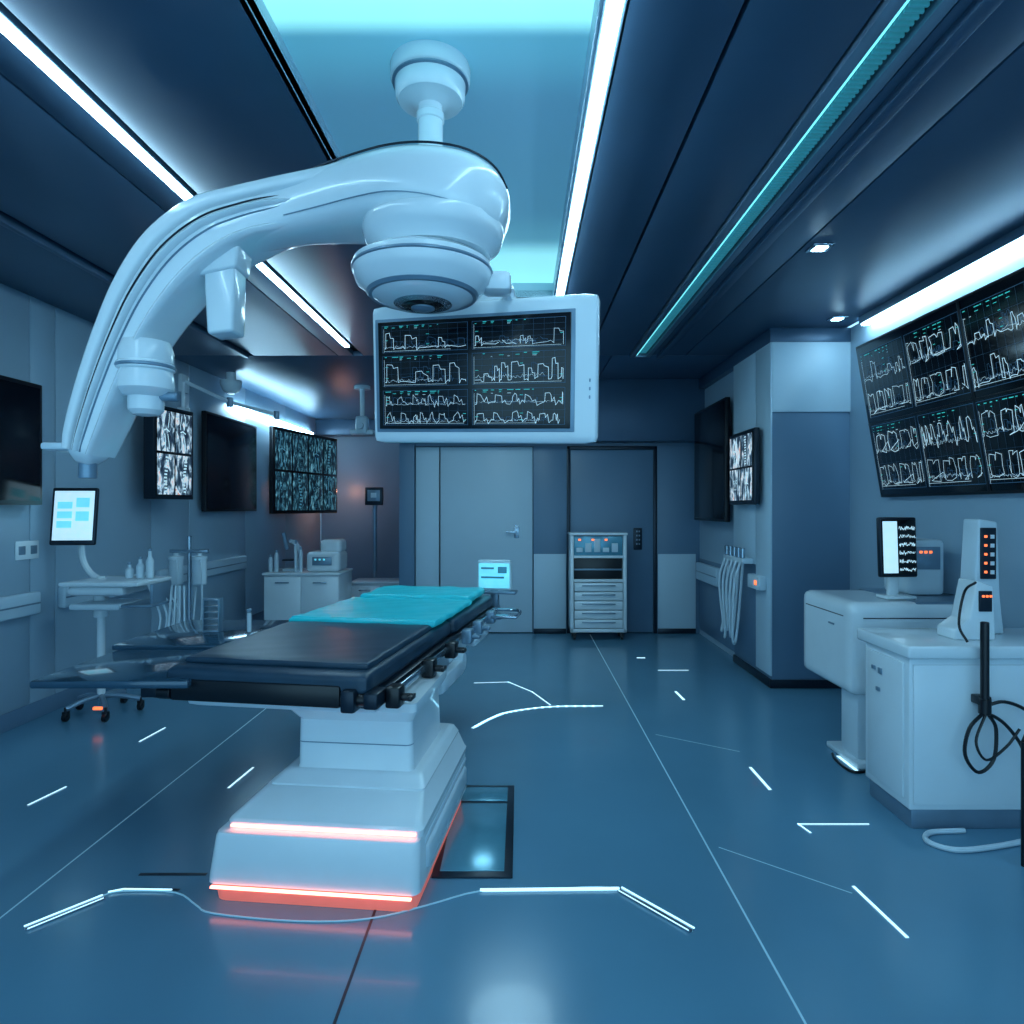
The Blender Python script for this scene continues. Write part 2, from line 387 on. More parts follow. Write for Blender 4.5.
k = 11
def joint(pts, w, m):
    global k
    o = obj('trim_%d' % k, ribbon(Matrix.Identity(4), pts, w, .0015), m, kind='structure'); k += 1
joint([(.83, Y0), (.83, 7.7)], .008, 'joint')
joint([(-1.9, Y0), (-1.9, 7.7)], .008, 'joint')
joint([(-.54, Y0), (-.54, 2.6)], .010, 'jointd')
joint([(.88, 2.87), (1.29, 2.53)], .006, 'joint')
joint([(.9, 4.3), (1.35, 4.0)], .006, 'joint')
joint([(-1.55, 2.66), (-1.29, 2.66)], .02, 'jointd')
joint([(-.39, 5.57), (-.1, 5.6), (.1, 5.3), (.23, 4.95)], .012, 'floorled')
inl = [([(-2.48, 3.28), (-2.44, 3.49)], .012), ([(-1.56, 3.48), (-1.54, 3.75)], .012), ([(-2.44, 4.17), (-2.42, 4.43)], .012),
       ([(1.33, 3.75), (1.33, 3.46)], .016), ([(1.34, 3.0), (1.32, 3.08), (1.65, 3.08)], .010), ([(1.32, 2.57), (1.35, 2.27)], .013),
       ([(1.92, 3.92), (1.92, 3.7)], .02), ([(1.27, 5.3), (1.28, 5.08)], .02), ([(1.28, 6.0), (1.55, 6.0)], .015), ([(1.18, 6.5), (1.24, 6.5)], .03)]
for p, w in inl:
    obj('floor_marker_light', ribbon(Matrix.Identity(4), p, w, .003), 'floorled', label='short white luminous line set into the floor', category='floor light', group='floor marker lights')
arc = catmull([(-.32, 4.43, 0), (-.2, 4.64, 0), (-.07, 4.78, 0), (.226, 4.9, 0), (.62, 4.92, 0)], 6)
obj('floor_marker_light', ribbon(Matrix.Identity(4), [(p.x, p.y) for p in arc], .022, .003), 'floorled', label='curved white luminous line set into the floor', category='floor light', group='floor marker lights')
big = [(-1.76, 2.31, .003), (-1.62, 2.50, .003), (-1.55, 2.54, .003), (-1.34, 2.53, .003), (-1.22, 2.45, .003), (-1.13, 2.40, .003), (-.80, 2.355, .003), (-.55, 2.37, .003), (-.35, 2.45, .003), (-.156, 2.54, .003), (.1, 2.55, .003), (.39, 2.55, .003), (.61, 2.30, .003)]
t = thing('floor_cable_channel', (-.6, 2.45, 0), 'thin pale luminous channel curving around the table base', 'floor light')
obj('channel', gtube(big, .0032, 6, k=4), 'joint', t)
obj('light_section', [gtube([(-.156, 2.542, .006), (.39, 2.552, .006)], .006, 6, False)], 'floorled', t)
obj('light_section', [gtube([(-1.60, 2.525, .009), (-1.55, 2.545, .009), (-1.36, 2.54, .009)], .003, 6, False)], 'floorled', t)
obj('channel_edge', [ribbon(Matrix.Identity(4), [(-1.60, 2.545), (-1.55, 2.562), (-1.34, 2.552)], .012, .002)], 'dark', t)
for a, b in [((-1.76, 2.31), (-1.60, 2.50)), ((.39, 2.55), (.61, 2.3))]:
    a = V(a+(0,)); b = V(b+(0,)); m_ = basis((a+b)/2, b-a, V((0, 0, 1)).cross(b-a))
    obj('end_plate', xf(gbox((0, 0, .004), ((b-a).length, .03, .006), .002), m_), 'steel', t)
    obj('end_section', xf(gbox((0, .013, .008), ((b-a).length, .006, .004), .001), m_), 'floorled', t)
    obj('end_section', xf(gbox((0, -.013, .008), ((b-a).length*.96, .003, .004), .001), m_), 'floorled', t)
t = thing('floor_plate', (-.19, 3.06, 0), 'rectangular glossy floor plate with dark border beside table base', 'floor plate')
obj('border', gb(-.36, -.03, 2.63, 3.5, 0, .008, .003), 'dark', t)
obj('inlay', gb(-.33, -.065, 2.67, 3.28, .006, .011, .002), 'plate', t)
obj('inlay', gb(-.33, -.065, 3.31, 3.47, .006, .011, .002), 'plate', t)

# ------------------------------------------------------------ operating table
BZ = thing('operating_table', (-.75, 2.9, 0), 'white pedestal operating table with dark padded top and teal cushion', 'operating table')
def yaw(a, t): return Matrix.Translation(V(t)) @ Matrix.Rotation(-math.radians(a), 4, 'Z')
YB1 = yaw(6, (-.785, 2.43, 0)); YB2 = yaw(9, (-1.0, 2.62, 0))
def rr(hx, y0, y1, z, r, n=6, dx=0):
    pts = []
    cy = [(hx-r, y1-r, 0), (-(hx-r), y1-r, 90), (-(hx-r), y0+r, 180), (hx-r, y0+r, 270)]
    for x, y, a in cy:
        for i in range(n+1):
            t = math.radians(a+90*i/n); pts.append(V((x+math.cos(t)*r+dx, y+math.sin(t)*r, z)))
    return pts
def L1(rings): return xf(gloft(rings), YB1)
obj('base', [L1([rr(.405, .02, .96, .062, .03), rr(.415, .0, .97, .072, .035), rr(.412, .0, .97, .10, .035), rr(.402, .01, .96, .245, .035, dx=.01), rr(.397, .016, .955, .258, .03, dx=.012), rr(.385, .035, .95, .265, .025, dx=.015)])], 'white', BZ, ang=28)
obj('upper_base', [L1([rr(.385, .045, .95, .262, .03, dx=.03), rr(.388, .045, .95, .288, .03, dx=.03), rr(.380, .053, .945, .300, .03, dx=.03), rr(.33, .20, .94, .365, .03, dx=.05)]),
                   L1([rr(.325, .215, .935, .362, .025, dx=.055), rr(.325, .215, .935, .372, .025, dx=.055), rr(.30, .265, .93, .40, .03, dx=.06), rr(.28, .28, .91, .408, .03, dx=.06)])], 'white', BZ, ang=28)
obj('side_step', [xf(gb(.40, .425, .12, .90, .11, .20, .012, 3), YB1), xf(gb(.40, .415, .10, .93, .215, .235, .004), YB1)], 'white2', BZ)
obj('base_skirt', [L1([rr(.395, .02, .94, 0, .05), rr(.40, .01, .94, .063, .05)])], 'glowr', BZ, label='red glowing skirt under white base')
obj('light_strip', [xf(gb(-.39, .39, -.014, .0, .060, .069, .003), YB1)], 'ledr', BZ)
obj('light_strip', [xf(gb(-.335, .395, .033, .045, .274, .283, .003), YB1)], 'ledr', BZ)
obj('column', [L1([rr(.255, .29, .84, .395, .03, dx=.06), rr(.25, .30, .83, .42, .03, dx=.06), rr(.245, .30, .82, .61, .03, dx=.06), rr(.275, .25, .86, .665, .03, dx=.06), rr(.275, .25, .86, .70, .03, dx=.06)])], 'white', BZ)
obj('column_seam', [L1([rr(.2475, .298, .822, .512, .03, dx=.06), rr(.2475, .298, .822, .516, .03, dx=.06)])], 'grey', BZ)
def L2(g): return xf(g, YB2)
obj('under_tray', [L2(grbox((0, .75, .69), (.84, 1.4, .05), .024)), L2(grbox((.1, .7, .66), (.5, 1.0, .06), .025))], 'white2', BZ)
obj('frame', [L2(gb(-.44, -.38, .04, 2.4, .71, .76, .008)), L2(gb(.38, .44, .04, 2.4, .71, .76, .008)), L2(gb(-.42, .42, .02, .1, .70, .765, .01)),
              L2(gb(-.42, .42, 1.18, 1.26, .71, .76)), L2(gb(-.40, .40, 2.34, 2.4, .71, .76)), L2(gb(-.40, .40, .1, 2.3, .745, .765))], 'dark', BZ)
for s in (-1, 1):
    obj('side_rail', [L2(gb(s*.475-.006, s*.475+.006, .1, 1.15, .73, .765, .003)), L2(gb(s*.475-.006, s*.475+.006, 1.3, 2.3, .73, .765, .003))] +
        [L2(gcyl((s*.43, y, .747), (s*.475, y, .747), .012)) for y in (.2, .65, 1.05, 1.4, 1.8, 2.2)], 'steel', BZ, label='steel accessory rail')
    for y in (.08, .55, .95, 1.32, 1.6, 2.0):
        obj('clamp', [L2(gb(s*.49-.03, s*.49+.03, y-.04, y+.04, .70, .785, .01)), L2(gcyl((s*.5, y, .74), (s*.56, y, .74), .016)), L2(gb(s*.56-.008, s*.56+.008, y-.03, y+.03, .73, .75, .004))], 'black' if y < 1 else 'grey', BZ)
obj('cushion', [L2(grbox((-.03, .62, .802), (.88, 1.27, .085), .026, 26, .0008, 1))], 'leather', BZ, label='dark vinyl seat cushion')
obj('cushion', [L2(grbox((-.03, .64, .855), (.82, 1.14, .034), .014, 26, .0012, 3))], 'leather', BZ, label='thin dark vinyl overlay pad')
obj('cushion', [L2(grbox((0, 1.83, .80), (.86, 1.14, .09), .03, 20, .001, 2))], 'leather', BZ, label='dark vinyl back cushion')
obj('teal_cushion', [L2(grbox((-.02, 1.38, .872), (.85, .88, .036), .016, 30, .0028, 4)), L2(grbox((-.02, 1.02, .882), (.84, .12, .026), .012, 20, .002, 8))], 'teal', BZ, label='bright teal folded drape')
obj('teal_cushion', [L2(grbox((-.0, 2.05, .885), (.78, .50, .055), .026, 26, .003, 5))], 'teal', BZ, label='bright teal head cushion')
obj('front_bar', [L2(gb(-.44, .30, -.025, .035, .71, .80, .012)), L2(gcyl((.30, 0, .745), (.43, 0, .745), .028)), L2(gcyl((-.5, 0, .74), (-.44, 0, .74), .03))], 'black', BZ)
obj('front_clamp', [L2(gb(.31, .37, -.05, .06, .70, .79, .012))], 'dark', BZ)
obj('front_clamp', [L2(gb(.40, .46, -.04, .08, .715, .78, .012))], 'dark', BZ)
obj('front_clamp', [L2(gb(-.56, -.46, .02, .12, .70, .77, .012))], 'dark', BZ)
obj('hinge_unit', [L2(gb(.30, .44, 1.1, 1.5, .60, .72, .02)), L2(gb(.36, .5, 1.5, 1.9, .64, .71, .02)), L2(gcyl((.34, 1.2, .62), (.5, 1.2, .62), .05)), L2(gb(.44, .5, .75, 1.2, .55, .64, .02))], 'white2', BZ)
obj('foot_handle', [L2(gtube([(.44, 2.1, .74), (.62, 2.1, .74), (.66, 2.2, .74), (.62, 2.34, .74), (.44, 2.34, .74)], .012)), L2(gb(.50, .68, 1.95, 2.1, .74, .76, .006))], 'steel', BZ)
obj('arm_board', [gb(-1.98, -1.34, 2.62, 3.2, .77, .802, .008)], 'glass', BZ, label='broad glossy dark glass arm board')
obj('arm_board', [gb(-2.05, -1.18, 3.26, 4.0, .785, .812, .008)], 'glass', BZ, label='broad glossy dark glass arm board')
obj('board_bracket', [gb(-1.6, -1.35, 2.82, 2.87, .735, .771)], 'steel', BZ)
obj('board_bracket', [gb(-1.6, -1.3, 3.52, 3.57, .755, .787)], 'steel', BZ)
obj('board_knob', [gb(-1.58, -1.46, 2.70, 2.82, .71, .771, .01)], 'dark', BZ)
t = thing('small_monitor', tuple(YB2 @ V((.42, 2.52, .84))), 'small compact translucent cyan monitor at the table end', 'monitor')
obj('casing', [L2(grbox((.42, 2.5, .98), (.27, .06, .24), .02, 8))], 'white2', t)
obj('screen', [L2(gb(.30, .54, 2.462, 2.474, .885, 1.075, .003))], 'cyanscr', t)
obj('screen_band', [L2(gb(.32, .42, 2.458, 2.463, 1.03, 1.045, 0)), L2(gb(.32, .50, 2.458, 2.463, .96, .975, 0)), L2(gb(.45, .52, 2.458, 2.463, 1.0, 1.05, 0))], 'plate', t)
obj('stand', [L2(gb(.39, .45, 2.47, 2.53, .70, .87)), L2(gb(.25, .59, 2.44, 2.56, .84, .865, .006)), L2(gb(.38, .46, 2.40, 2.53, .715, .745, .006))], 'grey', t)

# ------------------------------------------------------------ ceiling mounted imaging arm
F = 2.2/650
def A(x, y, Y=2.2): return V(((x-520)*F, Y, 1.5-(y-508)*F))
CA = thing('ceiling_imaging_arm', (-.32, 2.36, H), 'large white curved ceiling-mounted imaging arm with round head', 'medical arm')
mx_ = -.325; my = 2.36
obj('ceiling_mount', [glathe([(.12, H+.1), (.142, H+.099), (.145, 3.09), (.143, 3.05), (.138, 3.043), (.128, 3.038), (.124, 2.985), (.115, 2.972), (.07, 2.968), (.05, 2.955)], (mx_, my, 0), 56)], 'white', CA)
obj('mount_ring', [glathe([(.129, 3.042), (.1375, 3.040), (.1375, 3.035), (.128, 3.032)], (mx_, my, 0), 56)], 'grey', CA)
obj('pole', [gcyl((mx_, my, 2.5), (mx_, my, 2.97), .045, n=32), gcyl((mx_, my, 2.90), (mx_, my, 2.93), .05, n=32)], 'white', CA)
secs = [(506, 223, 8, .06), (501, 221, 24, .13), (489, 217, 33, .185), (465, 209, 38, .225), (432, 203, 37, .235), (398, 200, 34, .215), (362, 201, 31, .17), (325, 206, 28, .13), (290, 212, 26, .105), (252, 220, 26, .098),
        (215, 234, 30, .10), (180, 261, 31, .10), (150, 299, 28, .092), (126, 343, 24, .082), (106, 391, 21, .076), (91, 432, 18, .068), (85, 452, 15, .062), (82, 463, 8, .03)]
def armloft(secs, n=40, k=5, e=3.4, fo=0, fh=1, fd=1.0, dd=0.0, ramp=0):
    C = catmull([(a, b, 0) for a, b, c, d in secs], k); R = catmull([(c, d*1000, 0) for a, b, c, d in secs], k)
    rings = []
    for i, p in enumerate(C):
        t = (C[min(i+1, len(C)-1)]-C[max(0, i-1)]).normalized(); nx, ny = -t.y, t.x
        rm = min(1.0, i/ramp) if ramp else 1.0
        rm = rm*rm*(3-2*rm)
        h = R[i].x; dp = R[i].y/1000*fd+dd*rm-.014*(1-rm); ring = []; f_ = fo-.12*(1-rm)*(1 if fo > 0 else -1)
        px = p.x+nx*h*f_; py = p.y+ny*h*f_; h *= fh
        for j in range(n):
            a = 2*math.pi*j/n; ca, sa = math.cos(a), math.sin(a)
            cc = math.copysign(abs(ca)**(2/e), ca); ss = math.copysign(abs(sa)**(2/e), sa)
            q = A(px+nx*h*cc, py+ny*h*cc); q.y = 2.22+dp*ss; ring.append(q)
        rings.append(ring)
    return rings
obj('curved_arm', gloft(armloft(secs)), 'white', CA, ang=60)
obj('outer_cover', gloft(armloft(secs[6:-1], fo=.66, fh=.36, dd=.016, k=6, ramp=14)), 'white', CA, ang=50)
obj('guide_rail', gloft(armloft(secs[7:-1], fo=.03, fh=.14, dd=.020, k=6, n=16, ramp=10)), 'white', CA, ang=50)
obj('guide_groove', gloft(armloft(secs[7:-1], fo=.24, fh=.045, dd=.007, k=6, n=12, ramp=10)), 'dark', CA, ang=50)
obj('guide_groove', gloft(armloft(secs[7:-1], fo=-.22, fh=.06, dd=.006, k=6, n=12, ramp=10)), 'grey', CA, ang=50)
obj('guide_rail', gloft(armloft(secs[8:-1], fo=-.84, fh=.17, dd=.016, k=6, n=16, ramp=8)), 'white', CA, ang=50)
def offs(sl, f, yo, add=0.0):
    cl = catmull([(a, b, 0) for a, b, c, d in sl], 4); hh = catmull([(c, d*1000, 0) for a, b, c, d in sl], 4)
    out = []
    for i, p in enumerate(cl):
        t = (cl[min(i+1, len(cl)-1)]-cl[max(0, i-1)]).normalized()
        q = A(p.x-t.y*hh[i].x*f, p.y+t.x*hh[i].x*f); q.y = 2.22-hh[i].y/1000*yo-add; out.append(q)
    return out
obj('seam', gtube(offs(secs[1:9], .86, .84), .004, 6, False), 'dark', CA)
obj('seam', gtube(offs(secs[2:9], -.55, .985), .002, 6, False), 'grey', CA)
obj('elbow_cap', [xf(grbox((0, 0, 0), (.15, .18, .07), .033, 8), Matrix.Translation(A(208, 217, 2.22)) @ Matrix.Rotation(math.radians(-24), 4, 'Y'))], 'white', CA)
hx = A(423, 0).x
obj('collar', [glathe([(.19, 2.46), (.235, 2.44), (.238, 2.42), (.225, 2.385), (.20, 2.365), (.19, 2.345), (.05, 2.34)], (A(434, 0).x, 2.2, 0), 56)], 'white', CA)
obj('head', [glathe([(.175, 2.35), (.17, 2.34), (.205, 2.335), (.230, 2.318), (.233, 2.29), (.222, 2.255), (.18, 2.222), (.175, 2.215), (.13, 2.195), (.08, 2.188)], (hx, 2.2, 0), 56)], 'white', CA)
obj('head_ring', glathe([(.231, 2.304), (.237, 2.300), (.237, 2.294), (.232, 2.290)], (hx, 2.2, 0), 56), 'grey', CA)
obj('head_ring', glathe([(.18, 2.228), (.188, 2.222), (.180, 2.212)], (hx, 2.2, 0), 56), 'grey', CA)
obj('lens', [glathe([(.07, 2.195), (.07, 2.186), (.055, 2.179), (.01, 2.173)], (hx, 2.2, 0), 40)], 'screen', CA, label='dark round glass lens')
obj('lens_ring', [glathe([(.095, 2.2), (.098, 2.189), (.07, 2.183), (.068, 2.195)], (hx, 2.2, 0), 40)], 'steel', CA)
obj('lens_glass', [glathe([(.04, 2.178), (.04, 2.173), (.025, 2.168), (.005, 2.166)], (hx, 2.2, 0), 28)], 'grey', CA)
obj('hanging_handle', [gpoly([(A(208, 0).x, A(0, 262).z), (A(240, 0).x, A(0, 256).z), (A(238, 0).x, A(0, 334).z), (A(212, 0).x, A(0, 337).z)], 2.16, 2.26, .012), gpoly([(A(196, 0).x, A(0, 250).z), (A(246, 0).x, A(0, 240).z), (A(242, 0).x, A(0, 272).z), (A(204, 0).x, A(0, 280).z)], 2.15, 2.27, .012)], 'white', CA)
c = A(146, 0).x
obj('detector', [glathe([(.03, 2.07), (.075, 2.06), (.085, 2.03), (.085, 1.99), (.09, 1.985), (.09, 1.965), (.082, 1.96), (.088, 1.94), (.088, 1.90), (.07, 1.88), (.055, 1.875), (.055, 1.83), (.04, 1.815), (.01, 1.81)], (c, 2.2, 0), 36),
                 gb(c-.14, c, 2.15, 2.25, 1.93, 2.0, .02)], 'white', CA)
obj('detector_ring', glathe([(.089, 1.982), (.093, 1.978), (.093, 1.972), (.089, 1.968)], (c, 2.2, 0), 36), 'grey', CA)
obj('detector_knob', gcyl((c+.02, 2.2, 1.88), (c+.11, 2.2, 1.875), .016), 'grey', CA)
obj('arm_foot', gcyl((A(84, 0).x, 2.22, 1.60), (A(84, 0).x, 2.22, 1.66), .028), 'grey', CA)
obj('arm_stub', gb(A(46, 0).x, A(72, 0).x, 2.17, 2.27, 1.695, 1.72, .008), 'white2', CA)

mo = V((-.155, 2.47, 2.015)); u = V((.944, -.30, -.035)); v = V((-.01, -.10, 1))
MM = basis(mo, u, v)
hm = thing('hanging_monitor', tuple(mo), 'large white-framed hanging monitor showing waveform charts', 'monitor')
def Lm(g): return xf(g, MM)
obj('frame', [Lm(grbox((0, 0, -.02), (.91, .535, .06), .022, 14)), Lm(grbox((0, 0, -.06), (.7, .4, .06), .02, 6))], 'white', hm)
obj('bezel', [Lm(gbox((-.03, -.005, .011), (.81, .44, .006), .003))], 'grey', hm)
obj('screen', [Lm(gbox((-.03, -.005, .015), (.78, .415, .006), .002))], 'screen', hm)
chart(hm, MM @ Matrix.Translation((-.03, -.005, .018)), .76, .40, 2, [(.29, [1], 1), (.33, [1], 1), (.38, [0], 2)], 33, .0013, .002, .04)
obj('bracket', [gtube([(hx+.18, 2.2, 2.28), (-.08, 2.26, 2.27), (-.04, 2.4, 2.29), (-.1, 2.52, 2.2)], .022, 10), gb(-.13, -.03, 2.2, 2.3, 2.24, 2.31, .02), Lm(gb(-.05, .12, .1, .3, -.1, -.05, .01))], 'white', hm)
obj('button_row', [Lm(gbox((.43, -.1+.03*i, .012), (.006, .012, .004), .002)) for i in range(3)], 'grey', hm)

# ------------------------------------------------------------ wall displays
def wall_screen(name, mtx, W, Hh, label, cat='display', bez=.03, th=.05, fm='black', content=None, seed=1, gap=.055, **kw):
    t = thing(name, tuple(mtx @ V((0, -Hh/2, 0))), label, cat)
    obj('casing', [xf(gbox((0, 0, -th/2), (W, Hh, th), .008), mtx)], fm, t)
    obj('wall_bracket', [xf(gbox((0, 0, -th-gap/2), (W*.25, Hh*.3, gap), .004), mtx)], 'dark', t)
    obj('screen', [xf(gbox((0, 0, .002), (W-2*bez, Hh-2*bez, .004), .001), mtx)], 'screen', t)
    if content: content(t, mtx @ Matrix.Translation((0, 0, .004)), W-2*bez, Hh-2*bez, seed)
    return t
mr = basis((2.60, 3.72, 2.14), (0, -1, 0), (-.17, 0, 1))
def c_big(t, m, W, Hh, s):
    chart(t, m, W*.98, Hh*.97, 4, [(.5, [3, 1, 3], 2), (.5, [3, 0, 3], 2)], s, .0034, .003, .05)
    obj('screen_divider', [xf(gbox((0, 0, .002), (.02, Hh, .006), .001), m), xf(gbox((0, -.02, .002), (W, .015, .006), .001), m)], 'black', t)
wall_screen('wall_display', mr, 2.28, 1.14, 'large black wall display with white waveform charts, leaning forward', content=c_big, seed=12, bez=.02, gap=.06)
wall_screen('television', basis((XL+.112, 3.83, 1.94), (0, 1, 0), (0, 0, 1)), 1.46, .84, 'black switched-off flat television on the pale wall', 'television')
def scan(mtx, w, h, rnd, A, B):
    """a radiograph drawing: spine with ribs, limb joint or skull, all jittered"""
    kind = rnd.choice((0, 1, 2)); x0 = rnd.uniform(-.08, .08)*w; R = rnd.uniform
    if kind == 0:
        n = 11; amp = R(-.08, .08)
        for i in range(n):
            y = -h*.44+h*.88*i/(n-1); ww = w*R(.04, .07); xc = x0+amp*w*math.sin(i*.5)
            A.append(ribbon(mtx, [(xc-ww, y), (xc+ww, y+h*R(-.01, .01))], h*.045, .005))
            if i > 2:
                for s in (-1, 1):
                    r = w*.42*math.sin(math.pi*(i+.3)/(n+.5))
                    B.append(ribbon(mtx, [(xc+s*ww, y), (xc+s*r*.5, y+h*.035), (xc+s*r*.85, y+h*.01), (xc+s*r, y-h*.05), (xc+s*r*.95, y-h*.1)], h*.012, .004))
    elif kind == 1:
        for s in (-1, 1):
            pts = [(x0+s*w*(.12+.05*math.sin(q*.7+s)), h*(.46-.09*q)) for q in range(11)]
            A.append(ribbon(mtx, pts[:5], w*.04, .005)); A.append(ribbon(mtx, pts[6:], w*.045, .005)); B.append(ribbon(mtx, [(p[0]+s*w*.08, p[1]) for p in pts], w*.03, .004))
        A.append(ribbon(mtx, [(x0-.16*w, .02*h), (x0-.02*w, .05*h), (x0+.16*w, .0)], h*.03, .006))
    else:
        for k_, T in ((1, B), (.8, A)):
            pts = [(x0+.32*k_*w*math.cos(a)*R(.95, 1.05), .08*h+.34*k_*h*math.sin(a)*R(.95, 1.05)) for a in [2*math.pi*q/18 for q in range(19)]]
            T.append(ribbon(mtx, pts, w*.018, .004))
        for s in (-1, 1):
            pts = [(x0+s*.12*w+.07*w*math.cos(a), .1*h+.06*h*math.sin(a)) for a in [2*math.pi*q/8 for q in range(9)]]
            A.append(ribbon(mtx, pts, w*.02, .005))
        B.append(ribbon(mtx, [(x0, .05*h), (x0-.03*w, -.04*h), (x0+.03*w, -.05*h)], w*.02, .005))
        for q in range(6): A.append(ribbon(mtx, [(x0-.12*w+q*.045*w, -.13*h), (x0-.12*w+q*.045*w, -.17*h)], w*.02, .005))
        for q in range(4): B.append(ribbon(mtx, [(x0-.05*w, -.28*h-q*.05*h), (x0+.05*w, -.28*h-q*.05*h)], h*.03, .005))
    for q in range(4):
        B.append(ribbon(mtx, [(-.46*w, h*(.44-.04*q)), (-.46*w+w*R(.05, .2), h*(.44-.04*q))], h*.012, .006))
def c_films(cols, rows, back, hot='trace', mid='scanmid'):
    def f(t, m, W, Hh, s):
        rnd = random.Random(s)
        for i in range(cols):
            for j in range(rows):
                w = W/cols; h = Hh/rows; cx = -W/2+w*(i+.5); cy = -Hh/2+h*(j+.5)
                fo = obj('film_image', [xf(gbox((cx, cy, .003), (w*.92, h*.94, .003), .001), m)], back, t)
                A_ = []; B_ = []; scan(m @ Matrix.Translation((cx, cy, 0)), w*.86, h*.9, rnd, A_, B_)
                obj('bone_image', A_, hot, fo); obj('tissue_image', B_, mid, fo)
    return f
wall_screen('film_viewer', basis((XL+.28, 5.98, 2.0), (.16, 1, 0), (0, 0, 1)), .54, .84, 'narrow film viewer box with bright scan images', 'display', fm='dark', content=c_films(2, 2, 'filmw'), seed=3, th=.1, gap=.12)
wall_screen('television', basis((XL+.112, 7.6, 2.0), (0, 1, 0), (0, 0, 1)), 1.35, 1.08, 'black switched-off flat television on the pale wall', 'television')
wall_screen('wall_display', basis((-3.17, 9.72, 2.02), (.38, 1.7, 0), (0, 0, 1)), 1.78, 1.2, 'dark display with grid of blue scan images', content=c_films(4, 2, 'filmb', 'cyanmid', 'cyanlow'), seed=5, th=.06, gap=.1)
wall_screen('film_viewer', basis((2.0, 5.88, 1.86), (0, -1, 0), (0, 0, 1)), .66, .66, 'narrow film viewer with scan images on the pillar', fm='dark', content=c_films(2, 2, 'filmw'), seed=6, th=.05, gap=.03)
wall_screen('television', basis((2.03, 7.0, 1.98), (0, -1, 0), (0, 0, 1)), 1.15, 1.24, 'tall black switched-off screen on the rear wall', 'television', gap=.06)

def rail(name, y0, y1, x, s, z0, z1):
    t = thing(name, (x, (y0+y1)/2, z0), 'pale horizontal bumper rail on the wall', 'wall rail', 'wall rails')
    obj('rail_body', gb(x, x+s*.06, y0, y1, z0, z1, .015, 3), 'walll', t)
    obj('rail_line', gb(x+s*.055, x+s*.063, y0+.01, y1-.01, (z0+z1)/2-.006, (z0+z1)/2+.006, .001), 'grey', t)
for a, b in [(2.8, 4.62), (4.86, 6.05), (6.15, 6.78), (6.85, 8.1)]: rail('wall_rail', a, b, XL, 1, .75, .91)
rail('wall_rail', 6.9, 7.7, 2.14, -1, .66, .86)
t = thing('wall_socket', (XL, 4.55, 1.12), 'white double wall socket plate', 'socket')
obj('plate', gb(XL, XL+.012, 4.45, 4.66, 1.14, 1.27, .004), 'white', t)
obj('socket_hole', [gb(XL+.011, XL+.015, y-.03, y+.03, 1.175, 1.235, .002) for y in (4.5, 4.61)], 'grey', t)

def caster(parent, x, y, r=.035, m='black'):
    obj('caster', [gcyl((x-.014, y, r), (x+.014, y, r), r, n=20), gb(x-.02, x+.02, y-.012, y+.02, r, r*2+.01, .004), gcyl((x, y, r*2), (x, y, r*2+.04), .01, n=10)], m, parent)

t = thing('equipment_trolley', (.89, 7.5, 0), 'white equipment trolley with drawers and glass compartment', 'trolley')
obj('body', [gb(.57, .61, 7.36, 7.66, .09, 1.2, .008), gb(1.17, 1.21, 7.36, 7.66, .09, 1.2, .008), gb(.57, 1.21, 7.64, 7.67, .09, 1.2, .004), gb(.57, 1.21, 7.36, 7.66, .09, .13),
             gb(.56, 1.22, 7.35, 7.67, 1.19, 1.22, .008), gb(.6, 1.18, 7.37, 7.65, .93, .96), gb(.6, 1.18, 7.37, 7.65, .66, .69)], 'white', t)
obj('glass_compartment', gb(.615, 1.165, 7.38, 7.6, .96, 1.18), 'plate', t)
obj('shelf_item', [gb(.64+.1*i, .71+.1*i, 7.365, 7.379, 1.0, 1.0+.05*(1+i % 3), .003) for i in range(5)], 'white2', t)
obj('indicator', [gb(.66+.15*i, .69+.15*i, 7.36, 7.366, 1.13, 1.15, .002) for i in range(3)], 'orange', t)
obj('dark_compartment', gb(.615, 1.165, 7.42, 7.6, .69, .93), 'black', t)
obj('compartment_bar', gb(.615, 1.165, 7.39, 7.41, .79, .81), 'grey', t)
for i in range(5):
    z = .14+i*.104
    d = obj('drawer', gb(.617, 1.163, 7.355, 7.62, z, z+.095, .006), 'white', t)
    obj('handle', gb(.7, 1.08, 7.335, 7.357, z+.06, z+.072, .004), 'grey', d)
for x in (.62, 1.16):
    for y in (7.41, 7.61): caster(t, x, y, .03)

t = thing('monitor_cart', (-3.05, 4.75, 0), 'white mobile cart with tilted tablet screen and round worktop', 'medical cart')
obj('pole', [gcyl((-3.08, 4.78, .1), (-3.08, 4.78, 1.0), .028), gcyl((-3.08, 4.78, .7), (-3.08, 4.78, .95), .05)], 'white', t)
obj('screen_arm', [gtube([(-3.08, 4.80, .96), (-3.2, 4.84, 1.02), (-3.26, 4.84, 1.14), (-3.24, 4.80, 1.36)], .022, 10)], 'white', t)
obj('worktop', [grbox((-2.94, 4.75, .965), (.56, .46, .04), .019, 8), grbox((-2.98, 4.72, .915), (.40, .34, .07), .03, 8)], 'white', t)
obj('undershelf', [grbox((-3.0, 4.72, .80), (.36, .3, .05), .02, 6)], 'white2', t)
obj('work_tray', [gb(-2.80, -2.58, 4.55, 4.9, .80, .82, .008), gb(-2.62, -2.6, 4.6, 4.85, .81, .96, .004)], 'grey', t)
mt = basis((-3.24, 4.72, 1.44), (1, .12, 0), (-.18, .1, 1))
obj('screen_housing', xf(gbox((0, 0, -.012), (.31, .42, .03), .012, 3), mt), 'dark', t)
obj('screen', xf(gbox((0, .005, .004), (.27, .36, .004), .001), mt), 'whitescr', t)
